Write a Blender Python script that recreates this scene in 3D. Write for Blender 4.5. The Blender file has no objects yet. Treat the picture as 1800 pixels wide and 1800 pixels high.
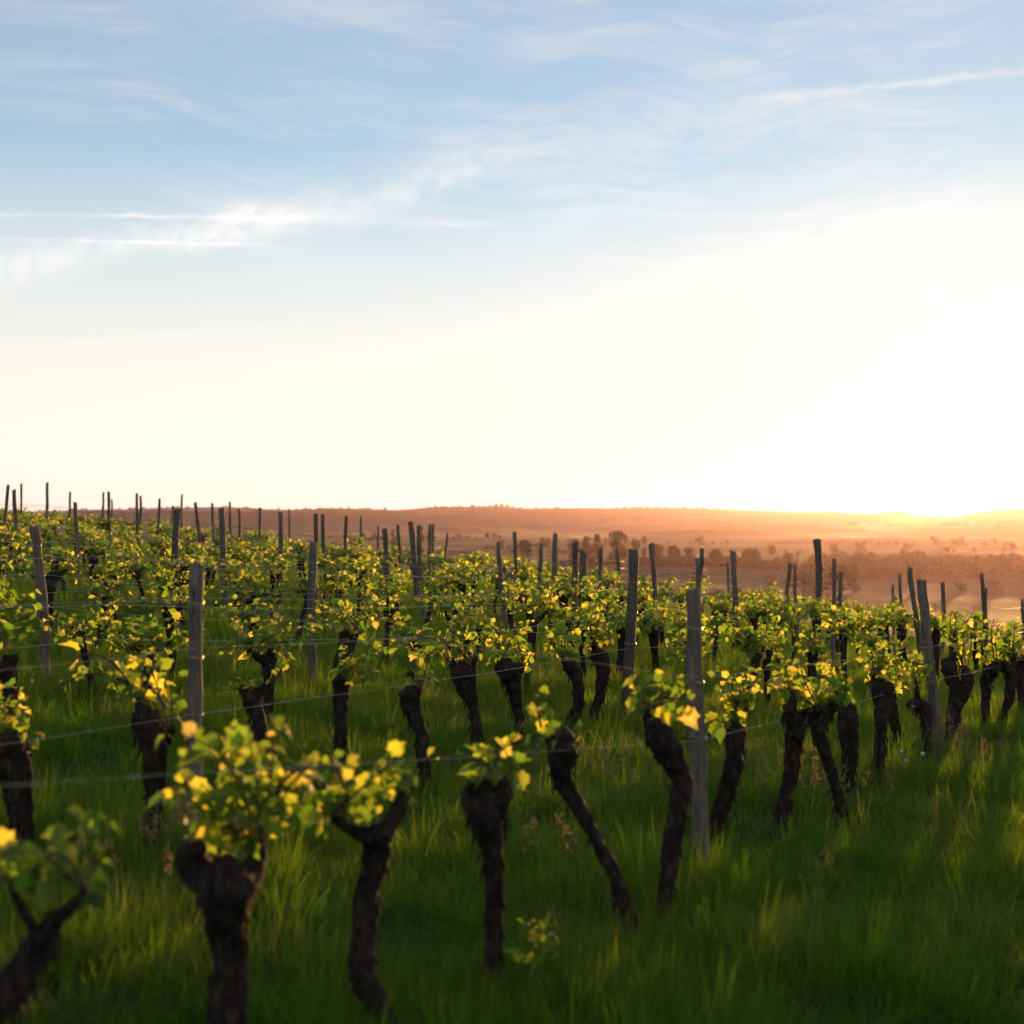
import bpy, math, random
import numpy as np
from mathutils import Vector, Matrix

# ------------------------------------------------------------------ camera, world, sun, exposure
sc = bpy.context.scene
R = math.radians
FPX, PITCH, CAMZ = 2625.0, math.atan(30 / 2625.0), 1.5      # focal length in photo pixels (1800 wide)
SUN_AZ, SUN_EL = R(19.7), R(1.4)                            # azimuth to the right of the view axis

cam_d = bpy.data.cameras.new("camera")
cam = bpy.data.objects.new("camera", cam_d)
sc.collection.objects.link(cam)
cam.location = (0, 0, CAMZ)
cam.rotation_euler = (R(90) + PITCH, 0, 0)
cam_d.sensor_width = cam_d.sensor_height = 24.0
cam_d.sensor_fit = 'HORIZONTAL'
cam_d.lens = 35.0
cam_d.clip_start, cam_d.clip_end = 0.05, 30000
cam_d.dof.use_dof = True
cam_d.dof.focus_distance = 12.5
cam_d.dof.aperture_fstop = 1.7
sc.camera = cam

sc.view_settings.view_transform = 'Standard'
sc.view_settings.look = 'None'
sc.view_settings.gamma = 1.0
sc.view_settings.use_curve_mapping = False
sc.view_settings.exposure = 1.12
sc.render.engine = 'CYCLES'
cy = sc.cycles
cy.use_denoising = True
cy.max_bounces, cy.diffuse_bounces, cy.glossy_bounces = 5, 2, 1
cy.transmission_bounces, cy.volume_bounces, cy.transparent_max_bounces = 4, 0, 4
cy.use_adaptive_sampling = True
cy.adaptive_threshold, cy.adaptive_min_samples = 0.05, 16
cy.caustics_reflective = cy.caustics_refractive = False
cy.sample_clamp_indirect = 6.0

FWD = Vector((0, math.cos(PITCH), math.sin(PITCH)))
UPV = Vector((0, -math.sin(PITCH), math.cos(PITCH)))
def pdir(px, py):
    return (FWD * FPX + Vector((px - 900, 0, 0)) + UPV * (900 - py)).normalized()
def proj(p):
    v = Vector(p) - Vector((0, 0, CAMZ))
    d = max(v.dot(FWD), 1e-6)
    return 900 + FPX * v.x / d, 900 - FPX * v.dot(UPV) / d

SUN_DIR = Vector((math.sin(SUN_AZ) * math.cos(SUN_EL), math.cos(SUN_AZ) * math.cos(SUN_EL), math.sin(SUN_EL)))
sun_l = bpy.data.lights.new("sun", 'SUN')
sun_l.energy, sun_l.angle, sun_l.color = 5.0, R(0.9), (1.0, 0.53, 0.18)
sun = bpy.data.objects.new("sun", sun_l)
sc.collection.objects.link(sun)
sun.rotation_euler = SUN_DIR.to_track_quat('Z', 'Y').to_euler()

class NT:
    """tiny node-tree helper"""
    def __init__(s, tree): s.t = tree; s.n = tree.nodes; s.l = tree.links
    def new(s, typ, **kw):
        n = s.n.new(typ)
        for k, v in kw.items(): setattr(n, k, v)
        return n
    def link(s, a, b): s.l.new(a, b)
    def math(s, op, a, b=None, c=None, clamp=False):
        n = s.n.new('ShaderNodeMath'); n.operation = op; n.use_clamp = clamp
        for i, v in enumerate((a, b, c)):
            if v is None: continue
            if isinstance(v, (int, float)): n.inputs[i].default_value = v
            else: s.link(v, n.inputs[i])
        return n.outputs[0]
    def vmath(s, op, a, b=None, out=0):
        n = s.n.new('ShaderNodeVectorMath'); n.operation = op
        for i, v in enumerate((a, b)):
            if v is None: continue
            if isinstance(v, (tuple, list, Vector)): n.inputs[i].default_value = tuple(v)
            else: s.link(v, n.inputs[i])
        return n.outputs[out]
    def mix(s, fac, a, b, blend='MIX'):
        n = s.n.new('ShaderNodeMix'); n.data_type = 'RGBA'; n.blend_type = blend
        for sock, v in ((n.inputs[0], fac), (n.inputs[6], a), (n.inputs[7], b)):
            if isinstance(v, (int, float)): sock.default_value = v
            elif isinstance(v, tuple): sock.default_value = v if len(v) == 4 else v + (1,)
            else: s.link(v, sock)
        return n.outputs[2]
    def noise(s, vec, scale, detail=4, rough=0.55, dist=0.0):
        n = s.n.new('ShaderNodeTexNoise')
        n.inputs['Scale'].default_value = scale; n.inputs['Detail'].default_value = detail
        n.inputs['Roughness'].default_value = rough; n.inputs['Distortion'].default_value = dist
        if vec is not None: s.link(vec, n.inputs['Vector'])
        return n.outputs['Fac']
    def ramp(s, fac, stops):
        n = s.n.new('ShaderNodeValToRGB'); e = n.color_ramp.elements
        while len(e) < len(stops): e.new(0.5)
        for el, (p, c) in zip(e, stops):
            el.position = p; el.color = c if len(c) == 4 else tuple(c) + (1,)
        s.link(fac, n.inputs[0]); return n.outputs[0]
    def maprange(s, v, a, b, c=0.0, d=1.0, smooth=True):
        n = s.n.new('ShaderNodeMapRange'); n.interpolation_type = 'SMOOTHSTEP' if smooth else 'LINEAR'
        s.link(v, n.inputs[0])
        for i, x in enumerate((a, b, c, d)): n.inputs[i + 1].default_value = x
        return n.outputs[0]

world = bpy.data.worlds.new("World")
sc.world = world
world.use_nodes = True
W = NT(world.node_tree)
W.n.clear()
sky = W.new('ShaderNodeTexSky', sky_type='NISHITA', sun_disc=False, sun_elevation=SUN_EL, sun_rotation=SUN_AZ,
            altitude=200, air_density=1.0, dust_density=0.35, ozone_density=3.0)
tc = W.new('ShaderNodeTexCoord')
gdir = W.vmath('NORMALIZE', tc.outputs['Generated'])
sep = W.new('ShaderNodeSeparateXYZ'); W.link(gdir, sep.inputs[0])
zz = W.math('MAXIMUM', W.math('ADD', sep.outputs[2], 0.12), 0.05)
plane = W.new('ShaderNodeCombineXYZ')                       # cloud-deck coordinates (direction projected on a high plane)
W.link(W.math('DIVIDE', sep.outputs[0], zz), plane.inputs[0])
W.link(W.math('DIVIDE', sep.outputs[1], zz), plane.inputs[1])
def stretched(rot, sx, sy, src=None):
    m = W.new('ShaderNodeMapping'); W.link(src or plane.outputs[0], m.inputs[0])
    m.inputs['Rotation'].default_value = (0, 0, rot); m.inputs['Scale'].default_value = (sx, sy, 1)
    return m.outputs[0]
face = W.new('ShaderNodeCombineXYZ'); W.link(sep.outputs[0], face.inputs[0]); W.link(sep.outputs[2], face.inputs[1]); W.link(sep.outputs[1], face.inputs[2])
warp = W.new('ShaderNodeTexNoise'); W.link(face.outputs[0], warp.inputs['Vector']); warp.inputs['Scale'].default_value = 3.5
wsc = W.new('ShaderNodeVectorMath', operation='SCALE'); W.link(W.vmath('SUBTRACT', warp.outputs['Color'], (.5, .5, .5)), wsc.inputs[0]); wsc.inputs['Scale'].default_value = 0.10
warped = W.vmath('ADD', face.outputs[0], wsc.outputs[0])
cir1 = W.noise(stretched(R(17), 1.1, 9.0, warped), 5.5, 4, 0.66)
cir2 = W.noise(stretched(R(24), 1.6, 16.0, warped), 8.0, 3, 0.65)
patch = W.noise(face.outputs[0], 5.0, 1, 0.5)
cirrus = W.math('MULTIPLY', W.maprange(W.math('MULTIPLY_ADD', cir1, 0.6, W.math('MULTIPLY', cir2, 0.4)), 0.42, 0.70),
                W.math('MULTIPLY', W.maprange(patch, 0.38, 0.60, 0.12, 1.0), W.maprange(sep.outputs[2], 0.10, 0.24)))
def streak(a, b, width, strength, fade=0.12, rough=None):
    """a long narrow cloud along the great circle between two directions of the sky"""
    A, B = pdir(*a), pdir(*b)
    N = A.cross(B).normalized(); mid = (A + B).normalized(); tang = N.cross(mid).normalized()
    half = math.atan2(A.dot(tang), A.dot(mid)); half = abs(half)
    d = W.vmath('DOT_PRODUCT', gdir, tuple(N), 1)
    u = W.vmath('DOT_PRODUCT', gdir, tuple(tang), 1)
    if rough is not None:
        d = W.math('ADD', d, W.math('MULTIPLY', W.math('SUBTRACT', rough, 0.5), width * 3.2))
    g = W.math('POWER', 2.718, W.math('MULTIPLY', W.math('POWER', W.math('ABSOLUTE', W.math('DIVIDE', d, width)), 2.0), -1.0))
    un = W.math('ABSOLUTE', u)
    r = W.maprange(un, half * (1 - fade), half * (1 + fade), 1.0, 0.0)
    front = W.math('GREATER_THAN', W.vmath('DOT_PRODUCT', gdir, tuple(mid), 1), 0.2)
    return W.math('MULTIPLY', W.math('MULTIPLY', g, r), W.math('MULTIPLY', front, strength))
fine = W.noise(gdir, 60, 2, 0.6)
feather = W.noise(stretched(R(35), 1, 5, W.vmath('MULTIPLY', gdir, (9, 9, 9))), 6, 3, 0.65, 0.4)
soft = W.noise(gdir, 14, 3, 0.6)
marks = [streak((-500, 372), (640, 383), 0.0011, 0.7, 0.5, fine), streak((300, 383), (860, 395), 0.0016, 0.4, 0.4, fine),
         streak((-400, 410), (480, 431), 0.0010, 0.6, 0.5, fine),
         streak((1360, 172), (2300, 70), 0.0024, 0.5, 0.25, fine), streak((1480, 437), (2300, 385), 0.0018, 0.6, 0.2, fine),
         streak((-100, 625), (520, 568), 0.0016, 0.14, 0.4, fine)]
bands = [streak((-500, 545), (480, 392), 0.011, 0.50, 0.25, soft), streak((330, 420), (900, 285), 0.0095, 0.42, 0.3, soft),
         streak((620, 305), (1500, 190), 0.016, 0.2, 0.4, soft)]
m_all = marks[0]
for m in marks[1:]: m_all = W.math('ADD', m_all, m)
m_all = W.math('MULTIPLY', m_all, W.maprange(soft, 0.36, 0.6, 0.3, 1.0))
b_all = bands[0]
for b in bands[1:]: b_all = W.math('ADD', b_all, b)
b_all = W.math('MULTIPLY', b_all, W.maprange(feather, 0.28, 0.62, 0.35, 1.0))
mask = W.math('ADD', W.math('MULTIPLY', cirrus, 0.38), W.math('ADD', m_all, b_all), clamp=True)
veil = W.math('MAXIMUM', W.maprange(sep.outputs[2], 0.02, 0.38, 1.0, 0.0), 0.31)     # thin high veil, denser along the slant path
cool = W.mix(1.0, sky.outputs[0], (0.66, 1.50, 1.60), 'MULTIPLY')
thin = W.mix(W.math('MULTIPLY', veil, 0.95), cool, (3.85, 3.5, 3.12))
bwn = W.new('ShaderNodeRGBToBW'); W.link(thin, bwn.inputs[0])
lum = W.math('MULTIPLY_ADD', bwn.outputs[0], 0.95, 1.2)
cl = W.mix(1.0, (1.0, 0.985, 0.96), lum, 'MULTIPLY')
skyc = W.mix(W.math('MINIMUM', mask, 0.9), thin, cl)
bg = W.new('ShaderNodeBackground'); W.link(skyc, bg.inputs[0]); bg.inputs[1].default_value = 0.135
world.cycles.sampling_method = 'MANUAL'
world.cycles.sample_map_resolution = 512
wo = W.new('ShaderNodeOutputWorld'); W.link(bg.outputs[0], wo.inputs[0])

# ------------------------------------------------------------------ helpers
COL = sc.collection
rng = random.Random(11)
nrg = np.random.default_rng(5)

def smooth01(t): t = min(1.0, max(0.0, t)); return t * t * (3 - 2 * t)
def tagged(o, label=None, cat=None, group=None, kind=None):
    if label: o["label"] = label
    if cat: o["category"] = cat
    if group: o["group"] = group
    if kind: o["kind"] = kind
    return o
def link(o, parent=None):
    COL.objects.link(o)
    if parent is not None: o.parent = parent
    return o
def empty(name, loc, rz=0.0):
    o = bpy.data.objects.new(name, None); o.location = loc; o.rotation_euler = (0, 0, rz); o.empty_display_size = 0.1
    return link(o)
class MB:
    def __init__(s): s.v = []; s.f = []
    def add(s, v, f):
        b = len(s.v); s.v.extend(v); s.f.extend([tuple(i + b for i in q) for q in f])
    def mesh(s, name, mat, smooth=True):
        me = bpy.data.meshes.new(name); me.from_pydata([tuple(p) for p in s.v], [], s.f)
        if smooth: me.polygons.foreach_set('use_smooth', [True] * len(me.polygons))
        if mat: me.materials.append(mat)
        me.update(); return me
def obj(name, me, parent=None, loc=(0, 0, 0)):
    o = bpy.data.objects.new(name, me); o.location = loc
    return link(o, parent)

def spline(pts, n):
    """Catmull-Rom resample of rows (any dimension)"""
    P = np.array(pts, float)
    if len(P) == 2: return [P[0] + (P[1] - P[0]) * t for t in np.linspace(0, 1, n)]
    P = np.vstack([2 * P[0] - P[1], P, 2 * P[-1] - P[-2]])
    out = []
    for t in np.linspace(0, len(P) - 3 - 1e-6, n):
        i = int(t); u = t - i; a, b, c, d = P[i:i + 4]
        out.append(0.5 * (2 * b + (c - a) * u + (2 * a - 5 * b + 4 * c - d) * u * u + (3 * b - a - 3 * c + d) * u ** 3))
    return out
def tube(path, radii, sides, r=None, lump=0.0, fibre=0.0, flat=False, captop=True):
    """swept tube with lumps and lengthwise fibres; returns verts, faces"""
    n = len(path); P = [Vector(p) for p in path]; v = []; f = []
    ph = [(r.uniform(0, 6.3), r.uniform(0, 6.3), r.uniform(0, 6.3)) for _ in range(6)] if r else None
    fib = [r.uniform(-1, 1) for _ in range(sides)] if r else [0] * sides
    T0 = (P[1] - P[0]).normalized(); U = T0.orthogonal().normalized()
    L = 0.0
    for i in range(n):
        T = (P[min(i + 1, n - 1)] - P[max(i - 1, 0)]).normalized()
        U = (U - T * U.dot(T)).normalized(); V = T.cross(U)
        if i: L += (P[i] - P[i - 1]).length
        for s in range(sides):
            a = 2 * math.pi * s / sides; k = 1.0
            if r:
                k += lump * (0.5 * math.sin(2 * a + ph[0][0] + L * 14) + 0.5 * math.sin(a * 1 + ph[1][0] - L * 23)
                             + 0.5 * math.sin(3 * a + ph[2][0] + L * 41) + 0.35 * math.sin(L * 60 + ph[3][0] + a * 2))
                k += fibre * (fib[s] * (0.6 + 0.4 * math.sin(L * 25 + s * 2.1)) + r.uniform(-.35, .35))
            v.append(P[i] + (U * math.cos(a) + V * math.sin(a)) * radii[i] * k)
    for i in range(n - 1):
        for s in range(sides):
            t = (s + 1) % sides
            f.append((i * sides + s, i * sides + t, (i + 1) * sides + t, (i + 1) * sides + s))
    if captop:
        c = len(v); v.append(P[-1] + T * radii[-1] * (0.25 if not flat else 0.02)); b = (n - 1) * sides
        for s in range(sides): f.append((b + s, b + (s + 1) % sides, c))
    return v, f

# ------------------------------------------------------------------ materials
def newmat(name):
    m = bpy.data.materials.new(name); m.use_nodes = True
    t = NT(m.node_tree); t.n.clear()
    return m, t
def out_surface(t, sh, disp=None):
    o = t.new('ShaderNodeOutputMaterial'); t.link(sh, o.inputs[0])
def principled(t, col, rough=0.8, spec=0.3, normal=None, metal=0.0):
    p = t.new('ShaderNodeBsdfPrincipled')
    if isinstance(col, tuple): p.inputs['Base Color'].default_value = col + (1,) if len(col) == 3 else col
    else: t.link(col, p.inputs['Base Color'])
    if isinstance(rough, float): p.inputs['Roughness'].default_value = rough
    else: t.link(rough, p.inputs['Roughness'])
    p.inputs['Specular IOR Level'].default_value = spec; p.inputs['Metallic'].default_value = metal
    if normal: t.link(normal, p.inputs['Normal'])
    return p.outputs[0]
def bump(t, h, strength, dist):
    b = t.new('ShaderNodeBump'); b.inputs['Strength'].default_value = strength; b.inputs['Distance'].default_value = dist
    t.link(h, b.inputs['Height']); return b.outputs[0]
def objco(t, scale=(1, 1, 1)):
    c = t.new('ShaderNodeTexCoord'); m = t.new('ShaderNodeMapping'); m.inputs['Scale'].default_value = scale
    t.link(c.outputs['Object'], m.inputs[0]); return m.outputs[0]

def bark_mat():
    m, t = newmat('vine_bark'); co = objco(t, (1, 1, 0.22))
    h = t.noise(co, 60, 6, 0.7, 0.6); h2 = t.noise(objco(t), 22, 4, 0.6)
    c = t.ramp(t.math('MULTIPLY_ADD', h, 0.65, t.math('MULTIPLY', h2, 0.35)),
               [(0.3, (.006, .004, .003)), (0.5, (.026, .018, .014)), (0.68, (.085, .064, .050))])
    out_surface(t, principled(t, c, 0.9, 0.15, bump(t, h, 1.0, 0.012))); return m
def post_mat():
    m, t = newmat('weathered_post_wood'); co = objco(t, (1, 1, 0.05))
    oi = t.new('ShaderNodeObjectInfo')
    h = t.noise(co, 55, 6, 0.7, 0.4); st = t.noise(objco(t), 7, 4, 0.6)
    cr = t.maprange(t.noise(co, 90, 3, 0.6, 0.2), 0.28, 0.42)
    c = t.ramp(h, [(0.25, (.06, .046, .036)), (0.5, (.18, .15, .12)), (0.75, (.34, .29, .235))])
    c = t.mix(t.math('MULTIPLY', st, 0.55), c, (.075, .068, .05))
    c = t.mix(t.math('MULTIPLY', oi.outputs['Random'], 0.55), c, (.055, .042, .034))
    c = t.mix(cr, (.02, .017, .015), c)
    out_surface(t, principled(t, c, 0.92, 0.12, bump(t, t.math('MULTIPLY', h, cr), 1.0, 0.006))); return m
def leaf_mat():
    m, t = newmat('vine_leaf')
    oi = t.new('ShaderNodeObjectInfo'); ge = t.new('ShaderNodeNewGeometry')
    rnd = t.math('FRACT', t.math('ADD', oi.outputs['Random'], ge.outputs['Random Per Island']))
    rn2 = t.math('FRACT', t.math('MULTIPLY', rnd, 7.31))
    vein = t.noise(objco(t), 9, 3, 0.6)
    base = t.ramp(rnd, [(0.0, (.025, .07, .018)), (0.45, (.045, .105, .025)), (0.8, (.085, .14, .035)), (1.0, (.15, .145, .06))])
    base = t.mix(t.math('MULTIPLY', vein, 0.4), base, (.11, .15, .05))
    trans = t.ramp(rn2, [(0.0, (.13, .30, .016)), (0.55, (.36, .48, .03)), (0.86, (.86, .76, .06)), (1.0, (.92, .70, .18))])
    p = principled(t, base, 0.6, 0.3)
    tr = t.new('ShaderNodeBsdfTranslucent'); t.link(trans, tr.inputs[0])
    mx = t.new('ShaderNodeMixShader'); mx.inputs[0].default_value = 0.62
    t.link(p, mx.inputs[1]); t.link(tr.outputs[0], mx.inputs[2])
    out_surface(t, mx.outputs[0]); return m
def cane_mat():
    m, t = newmat('vine_cane'); h = t.noise(objco(t), 30, 4, 0.6)
    c = t.ramp(h, [(0.3, (.035, .022, .014)), (0.7, (.11, .06, .038))])
    out_surface(t, principled(t, c, 0.7, 0.3)); return m
def grass_mat(name, g0, g1, t0, t1, dry=0.0):
    m, t = newmat(name)
    oi = t.new('ShaderNodeObjectInfo'); ge = t.new('ShaderNodeNewGeometry')
    rnd = t.math('FRACT', t.math('ADD', oi.outputs['Random'], ge.outputs['Random Per Island']))
    pos = t.noise(ge.outputs['Position'], 0.55, 3, 0.6)
    f = t.math('MULTIPLY_ADD', rnd, 0.5, t.math('MULTIPLY', t.maprange(pos, 0.35, 0.65), 0.5))
    p = principled(t, t.mix(f, g0, g1), 0.6, 0.12)
    tr = t.new('ShaderNodeBsdfTranslucent'); t.link(t.mix(f, t0, t1), tr.inputs[0])
    mx = t.new('ShaderNodeMixShader'); mx.inputs[0].default_value = 0.5
    t.link(p, mx.inputs[1]); t.link(tr.outputs[0], mx.inputs[2]); out_surface(t, mx.outputs[0]); return m
def wire_mat():
    m, t = newmat('galvanised_wire'); h = t.noise(objco(t), 14, 3, 0.6)
    c = t.ramp(h, [(0.35, (.24, .18, .13)), (0.7, (.48, .42, .35))])
    out_surface(t, principled(t, c, 0.42, 0.5, None, 0.7)); return m
def ground_mat():
    m, t = newmat('ground_soil_and_fields'); ge = t.new('ShaderNodeNewGeometry')
    pos = ge.outputs['Position']; dist = t.vmath('LENGTH', pos, None, 1)
    near = t.ramp(t.noise(pos, 3.0, 5, 0.65), [(0.3, (.018, .022, .008)), (0.55, (.028, .045, .012)), (0.75, (.05, .045, .02))])
    vo = t.new('ShaderNodeTexVoronoi'); vo.inputs['Scale'].default_value = 0.011
    wv = t.vmath('ADD', pos, t.vmath('MULTIPLY', t.n.new('ShaderNodeTexNoise').outputs['Color'], (1, 1, 1)))
    t.link(pos, vo.inputs['Vector'])
    sepc = t.new('ShaderNodeSeparateColor'); t.link(vo.outputs['Color'], sepc.inputs[0])
    far = t.ramp(sepc.outputs[0], [(0.0, (.05, .028, .016)), (0.3, (.035, .034, .016)), (0.55, (.04, .075, .02)), (0.8, (.075, .042, .024)), (1.0, (.03, .05, .015))])
    far = t.mix(t.math('MULTIPLY', t.noise(pos, 0.06, 5, 0.6), 0.6), far, (.025, .026, .012))
    c = t.mix(t.maprange(dist, 50, 90), near, far)
    out_surface(t, principled(t, c, 0.95, 0.1, bump(t, t.noise(pos, 6, 5, 0.7), 0.6, 0.05))); return m
def hill_mat():
    m, t = newmat('far_hill_fields'); ge = t.new('ShaderNodeNewGeometry'); pos = ge.outputs['Position']
    vo = t.new('ShaderNodeTexVoronoi'); vo.inputs['Scale'].default_value = 0.0032; t.link(pos, vo.inputs['Vector'])
    sepc = t.new('ShaderNodeSeparateColor'); t.link(vo.outputs['Color'], sepc.inputs[0])
    c = t.ramp(sepc.outputs[0], [(0.0, (.03, .035, .016)), (0.35, (.05, .055, .024)), (0.6, (.10, .075, .045)), (0.85, (.04, .045, .02)), (1.0, (.20, .16, .11))])
    w = t.maprange(t.noise(pos, 0.004, 5, 0.6), 0.46, 0.56)
    c = t.mix(w, c, (.03, .042, .016))
    out_surface(t, principled(t, c, 0.95, 0.05)); return m
def crown_mat():
    m, t = newmat('far_tree_leaves'); ge = t.new('ShaderNodeNewGeometry')
    c = t.mix(ge.outputs['Random Per Island'], (.025, .038, .012), (.06, .075, .022))
    out_surface(t, principled(t, c, 0.7, 0.2)); return m
def flat_mat(name, col, rough=0.8, spec=0.2):
    m, t = newmat(name); n = t.noise(objco(t), 25, 3, 0.6)
    c = t.mix(t.math('MULTIPLY', n, 0.7), col, tuple(x * 0.6 for x in col))
    out_surface(t, principled(t, c, rough, spec)); return m

BARK, POST, LEAF, CANE, WIRE = bark_mat(), post_mat(), leaf_mat(), cane_mat(), wire_mat()
GRASS = grass_mat('grass_blades', (.023, .080, .008), (.070, .112, .016), (.07, .26, .006), (.32, .38, .022))
SEEDM = grass_mat('grass_seed_heads', (.16, .11, .06), (.24, .17, .09), (.30, .20, .08), (.42, .28, .12))
GROUND, HILL, CROWN = ground_mat(), hill_mat(), crown_mat()
TRUNKM = flat_mat('far_tree_bark', (.05, .035, .025))
STEMM = flat_mat('green_stem', (.07, .11, .03), 0.6, 0.3)
FLUFF = flat_mat('white_seed_fluff', (.55, .53, .49), 0.9, 0.1)

# ------------------------------------------------------------------ terrain
EDGE = 36.0
def vnoise(x, y, s=1.0):
    return (math.sin(x * 1.7 * s + 1.3 * math.sin(y * 1.1 * s)) + math.sin(y * 2.3 * s + 1.7 * math.sin(x * 0.9 * s + 2))
            + 0.6 * math.sin((x + y) * 4.1 * s + 0.5)) / 2.6
def edge(x, y):
    return EDGE + 24 * smooth01((x / max(y, 1.0) - 0.36) / 0.12) * (1 if y > 0 else 0)
def gz(x, y):
    s = 0.07 + 0.014 * smooth01((-x - 2) / 8) if x < 0 else 0.045 + 0.07 * smooth01((y - 8) / 20.0)
    z = -s * x * (1 if abs(x) < 40 else 40 / abs(x))
    d = math.hypot(x, y)
    z += 0.035 * vnoise(x, y, 1.0) * smooth01((60 - d) / 20)
    t = y + 0.7 * x - edge(x, y) - 2
    low = -10.5 + 0.8 * vnoise(x, y, 0.02) + 7.0 * smooth01((d - 350) / 900) + (3.0 * smooth01((-x - 0) / 200) if d > 300 else 0)
    if t > 0:
        drop = 0.24 * t * t / (t + 10)
        z2 = z - drop
        k = smooth01((t - 5) / 90)
        z = z2 * (1 - k) + low * k if z2 > low else low
    elif d > 60:
        pass
    return z
def ray_ground(px, py, lift=0.1):
    """where the line of sight through a photo pixel meets the grass level"""
    d = pdir(px, py); o = Vector((0, 0, CAMZ)); t = 1.0
    while t < 80:
        p = o + d * t
        if p.z < gz(p.x, p.y) + lift: break
        t += 0.01
    return p.x, p.y
def at(px, py, Y):
    d = pdir(px, py); return Vector((0, 0, CAMZ)) + d * (Y / d.y)

def build_ground():
    na = 480; radii = [0.0]; r = 0.4
    while r < 1130: radii.append(r); r *= 1.032
    v, f = [], []
    for ri in radii:
        for a in range(na):
            an = 2 * math.pi * a / na; x, y = ri * math.sin(an), ri * math.cos(an)
            v.append((x, y, gz(x, y) - (2.5 if ri > 1090 else 0)))
    for i in range(len(radii) - 1):
        for a in range(na):
            b = (a + 1) % na
            f.append((i * na + a, (i + 1) * na + a, (i + 1) * na + b, i * na + b))
    mb = MB(); mb.v, mb.f = v, f
    o = obj('ground', mb.mesh('ground', GROUND)); tagged(o, 'grassy vineyard slope falling away to low fields', kind='structure')
build_ground()

RIDGE = [(-3000, 880), (-1200, 903), (0, 902), (200, 897), (300, 894), (400, 893), (500, 896), (600, 894), (700, 896), (770, 891), (880, 890), (930, 894), (1060, 893),
         (1150, 892), (1210, 893), (1330, 897), (1400, 900), (1450, 900), (1520, 904), (1580, 900), (1620, 909), (1680, 910), (1710, 903),
         (1760, 898), (1800, 896), (2000, 890), (2600, 898), (4200, 885), (9000, 890)]
def ridge_y(px):
    for (a, ya), (b, yb) in zip(RIDGE, RIDGE[1:]):
        if a <= px <= b:
            u = (px - a) / (b - a); return ya + (yb - ya) * smooth01(u)
    return 890
def hill_z(an, d):
    px = 900 + FPX * math.tan(max(-1.25, min(1.25, an)))
    x, y = d * math.sin(an), d * math.cos(an)
    D = 3200 + 300 * math.sin(an * 5)
    zr = (930 - ridge_y(px)) / FPX * D * math.cos(an) / max(math.cos(an), 0.3) + CAMZ
    z0 = gz(1095 * math.sin(an), 1095 * math.cos(an)) - 0.3
    foot = 2150 + 200 * math.sin(an * 9 + 1)
    if d <= foot:
        z = z0 + 1.5 * smooth01((d - 1090) / (foot - 1090)) + 0.5 * vnoise(x, y, 0.006)
    elif d <= D:
        t = (d - foot) / (D - foot)
        zf = z0 + 1.5
        w = 4 * t * (1 - t)
        z = zf + (zr - zf) * (0.5 * t + 0.5 * math.sin(t * math.pi / 2)) + w * (6.5 * vnoise(x, y, 0.0042) + 2.0 * vnoise(x, y, 0.012))
        z += 0.4 * math.sin(px * 0.35) * smooth01((t - 0.9) / 0.1)
    else:
        z = zr - 45 * (d - D) / 2000
    for (p0, yc, sp_, Dc, wd) in SPURS:                       # lower spurs in front of the main ridge
        top = (930 - yc) / FPX * Dc + CAMZ
        g = math.exp(-((px - p0) / sp_) ** 2) * math.exp(-((d - Dc) / wd) ** 2)
        z = max(z, z0 - 1 + (top - z0 + 1) * g)
    return z
SPURS = [(1120, 914, 260, 2500, 420), (1420, 921, 230, 2200, 360), (820, 927, 150, 1750, 260), (1640, 926, 240, 1950, 320), (560, 918, 240, 2350, 380), (1900, 918, 260, 2300, 380), (980, 938, 160, 1450, 160), (1260, 931, 200, 1500, 170), (1760, 934, 280, 1380, 160), (1480, 928, 120, 1750, 200)]
def build_hills():
    angs = np.linspace(R(-72), R(72), 560); ds = list(np.linspace(1085, 3800, 90)) + [4600, 6000]
    v, f = [], []; na = len(angs)
    for d in ds:
        for an in angs: v.append((d * math.sin(an), d * math.cos(an), hill_z(an, d)))
    for i in range(len(ds) - 1):
        for a in range(na - 1): f.append((i * na + a, i * na + a + 1, (i + 1) * na + a + 1, (i + 1) * na + a))
    mb = MB(); mb.v, mb.f = v, f
    tagged(obj('hills', mb.mesh('hills', HILL)), 'low hazy ridge of hills along the horizon', kind='structure')
build_hills()

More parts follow.
